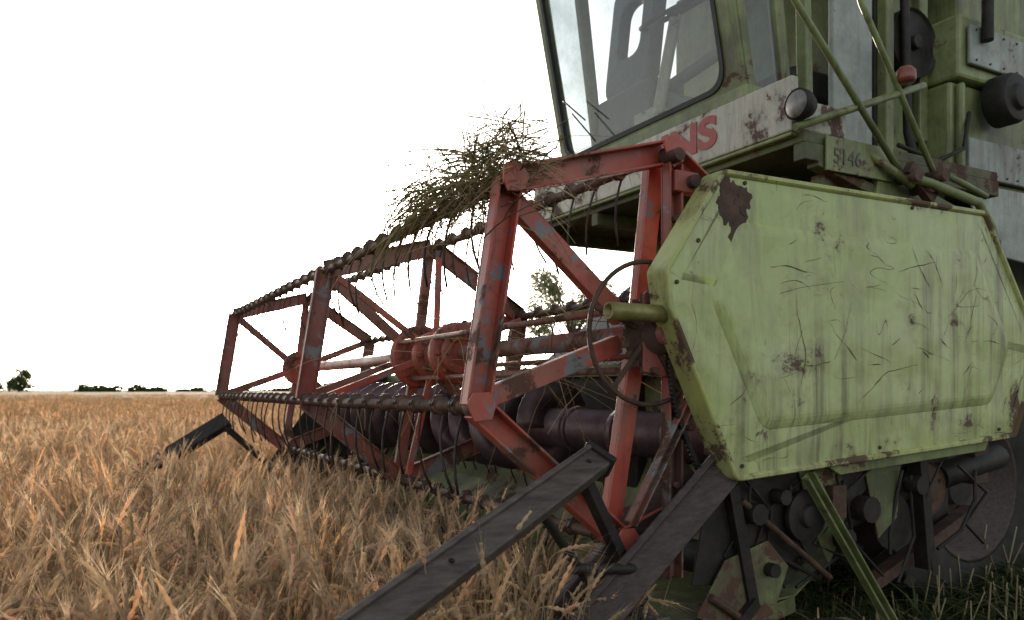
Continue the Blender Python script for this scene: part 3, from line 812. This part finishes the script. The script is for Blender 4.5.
# ------------------------------------------------------------------ ground sheets
def groundmat(name,c1,c2,c3,s=3.0,bump=.05):
    m,nt,out=newmat(name)
    tc=nd(nt,'ShaderNodeTexCoord').outputs['Object']
    n1=nd(nt,'ShaderNodeTexNoise',{'Vector':tc,'Scale':s,'Detail':10,'Roughness':.7}).outputs['Fac']
    n2=nd(nt,'ShaderNodeTexNoise',{'Vector':tc,'Scale':s*9,'Detail':8,'Roughness':.7}).outputs['Fac']
    n3=nd(nt,'ShaderNodeTexNoise',{'Vector':tc,'Scale':.06,'Detail':4}).outputs['Fac']
    c=mix(nt,ramp(nt,n1,.35,.65),c4(c1),c4(c2)); c=mix(nt,math_(nt,'MULTIPLY',ramp(nt,n2,.4,.7),.6),c,c4(c3))
    c=mix(nt,math_(nt,'MULTIPLY',ramp(nt,n3,.4,.6),.25),c,c4(c1))
    bp=nd(nt,'ShaderNodeBump',{'Strength':.8,'Distance':bump,'Height':n2}).outputs[0]
    b=nd(nt,'ShaderNodeBsdfPrincipled',{'Base Color':c,'Roughness':.95,'Normal':bp})
    nt.links.new(b.outputs[0],out.inputs[0]); return m
M_soil=groundmat('straw_covered_soil',(.030,.023,.016),(.07,.052,.033),(.11,.085,.053))
M_can=groundmat('ripe_canopy',(.38,.28,.17),(.50,.38,.24),(.57,.44,.29),.8,.25)
g=MB(); S=1500
g.add([(-S,-S,0),(S,-S,0),(S,S,0),(-S,S,0)],[(0,1,2,3)]); g.obj('ground',M_soil,None)
g=MB(); rows=[(42,.55),(48,.70),(120,.76),(300,.80),(900,.88)]
vs=[];fs=[]
for i,(y,z) in enumerate(rows):
    for k in range(21): vs.append((lerp(-1.3*y-20,1.3*y+20,k/20),y,z+.02*math.sin(k*1.7+i)))
for i in range(len(rows)-1):
    for k in range(20): fs.append((i*21+k,i*21+k+1,(i+1)*21+k+1,(i+1)*21+k))
g.add(vs,fs,True); g.obj('distant_field',M_can,None)

# ------------------------------------------------------------------ trees
M_bark=metal('bark',(.05,.04,.03),(.12,.10,.08),.9,0,6)
def tree(name,x,y,h,cr,nl,leaf,cols,seed):
    rnd=random.Random(seed)
    e=bpy.data.objects.new(name,None); e.location=(x,y,0); link(e)
    tr=MB(); tr.tube([(0,0,0),(rnd.gauss(0,.1),0,h*.25),(rnd.gauss(0,.2),0,h*.5),(0,0,h*.85)],[h*.03,h*.024,h*.016,h*.004],8)
    cl=[]
    for i in range(26):
        z=h*rnd.uniform(.30,.95); b=rnd.uniform(0,6.28); rr=cr*math.sqrt(max(.05,1-((z/h-.58)/.46)**2))*rnd.uniform(.25,1)
        c=Vector((rr*math.cos(b),rr*math.sin(b),z)); cl.append((c,cr*rnd.uniform(.22,.42)))
        tr.tube([(0,0,z*.62),tuple(c*.5+Vector((0,0,z*.35))),tuple(c)],[h*.010,h*.006,h*.002],5)
    tr.obj('trunk',M_bark,e)
    lv=MB()
    for i in range(nl):
        c,r=rnd.choice(cl); dv_=Vector((rnd.gauss(0,1),rnd.gauss(0,1),rnd.gauss(0,.8))).normalized()*r*(rnd.random()**.45)
        p=c+dv_; u=Vector((rnd.gauss(0,1),rnd.gauss(0,1),rnd.gauss(0,1))).normalized(); w=u.orthogonal().normalized(); s=leaf*rnd.uniform(.5,1.2)
        lv.add([p-u*s,p+w*s*.5,p+u*s,p-w*s*.5],[(0,1,2,3)],False,rnd.choice(cols))
    lv.obj('crown',M_leaf,e,color=True)
G1=[(.06,.08,.03),(.09,.11,.04),(.04,.06,.02)]
G_haze=[(.22,.23,.12),(.27,.27,.15),(.17,.18,.10)]  # paler leaf greens: distance haze put into the foliage colour
tree('oak_tree',5.7,75,12.6,5.0,9000,.20,G_haze,3)
tree('oak_tree',9.8,80,9.6,3.2,3000,.20,G_haze,13)
tree('field_tree',-93,150,4.9,2.5,2200,.25,G1,5)
tree('field_tree',-98.5,150,4.0,2.2,1500,.25,G1,8)
hb=MB(); rnd=random.Random(11)
for (x0,x1,yy,hm) in ((-86,-78,158,2.6),(-77,-70,160,2.3),(-69,-64,165,1.8),(-98,-20,260,1.6),(-60,-52,200,2.4),(-20,60,260,1.8)):
    N=int((x1-x0)*(110 if x1-x0<20 else 50))
    for i in range(N):
        x=rnd.uniform(x0,x1); hh=hm*(.35+1.0*abs(mnoise.noise(Vector((x*.3,yy,0)))))
        p=Vector((x,yy+rnd.gauss(0,1),.6+hh*rnd.random())); u=Vector((rnd.gauss(0,1),rnd.gauss(0,1),rnd.gauss(0,1))).normalized(); w=u.orthogonal().normalized(); s=.30
        hb.add([p-u*s,p+w*s*.6,p+u*s,p-w*s*.6],[(0,1,2,3)],False,rnd.choice(G1))
hb.obj('hedgerow',M_leaf,None,color=True)

# ------------------------------------------------------------------ light
az=math.atan(-172/796); el=R(8.8)
w=bpy.data.worlds.new('World'); scene.world=w; w.use_nodes=True; nt=w.node_tree; nt.nodes.clear()
sky=nt.nodes.new('ShaderNodeTexSky'); sky.sky_type='NISHITA'; sky.sun_disc=False; sky.sun_elevation=el; sky.sun_rotation=az
sky.air_density=1.0; sky.dust_density=1.5; sky.ozone_density=1.0
hs=nd(nt,'ShaderNodeHueSaturation',{'Color':sky.outputs[0],'Saturation':.35})
bg=nd(nt,'ShaderNodeBackground',{'Color':hs.outputs[0],'Strength':.35}); wo=nt.nodes.new('ShaderNodeOutputWorld'); nt.links.new(bg.outputs[0],wo.inputs[0])
sl=bpy.data.lights.new('sun','SUN'); sl.energy=5.0; sl.angle=R(.5); sl.color=(1,.84,.66)
so_=bpy.data.objects.new('sun',sl); link(so_); so_.location=(-20,60,20)
dirv=-Vector((math.sin(az)*math.cos(el),math.cos(az)*math.cos(el),math.sin(el)))
so_.rotation_euler=dirv.to_track_quat('-Z','Y').to_euler()

# ------------------------------------------------------------------ camera
cam=bpy.data.cameras.new('camera'); cam.lens=36*796/1024; cam.sensor_width=36; cam.shift_y=80/1024; cam.clip_start=.02; cam.clip_end=3000
cam.dof.use_dof=True; cam.dof.focus_distance=2.2; cam.dof.aperture_fstop=5.6
co=bpy.data.objects.new('camera',cam); link(co); co.location=(0,0,H); co.rotation_euler=(R(90),0,0); scene.camera=co
scene.view_settings.view_transform='Standard'; scene.view_settings.look='None'; scene.view_settings.exposure=0
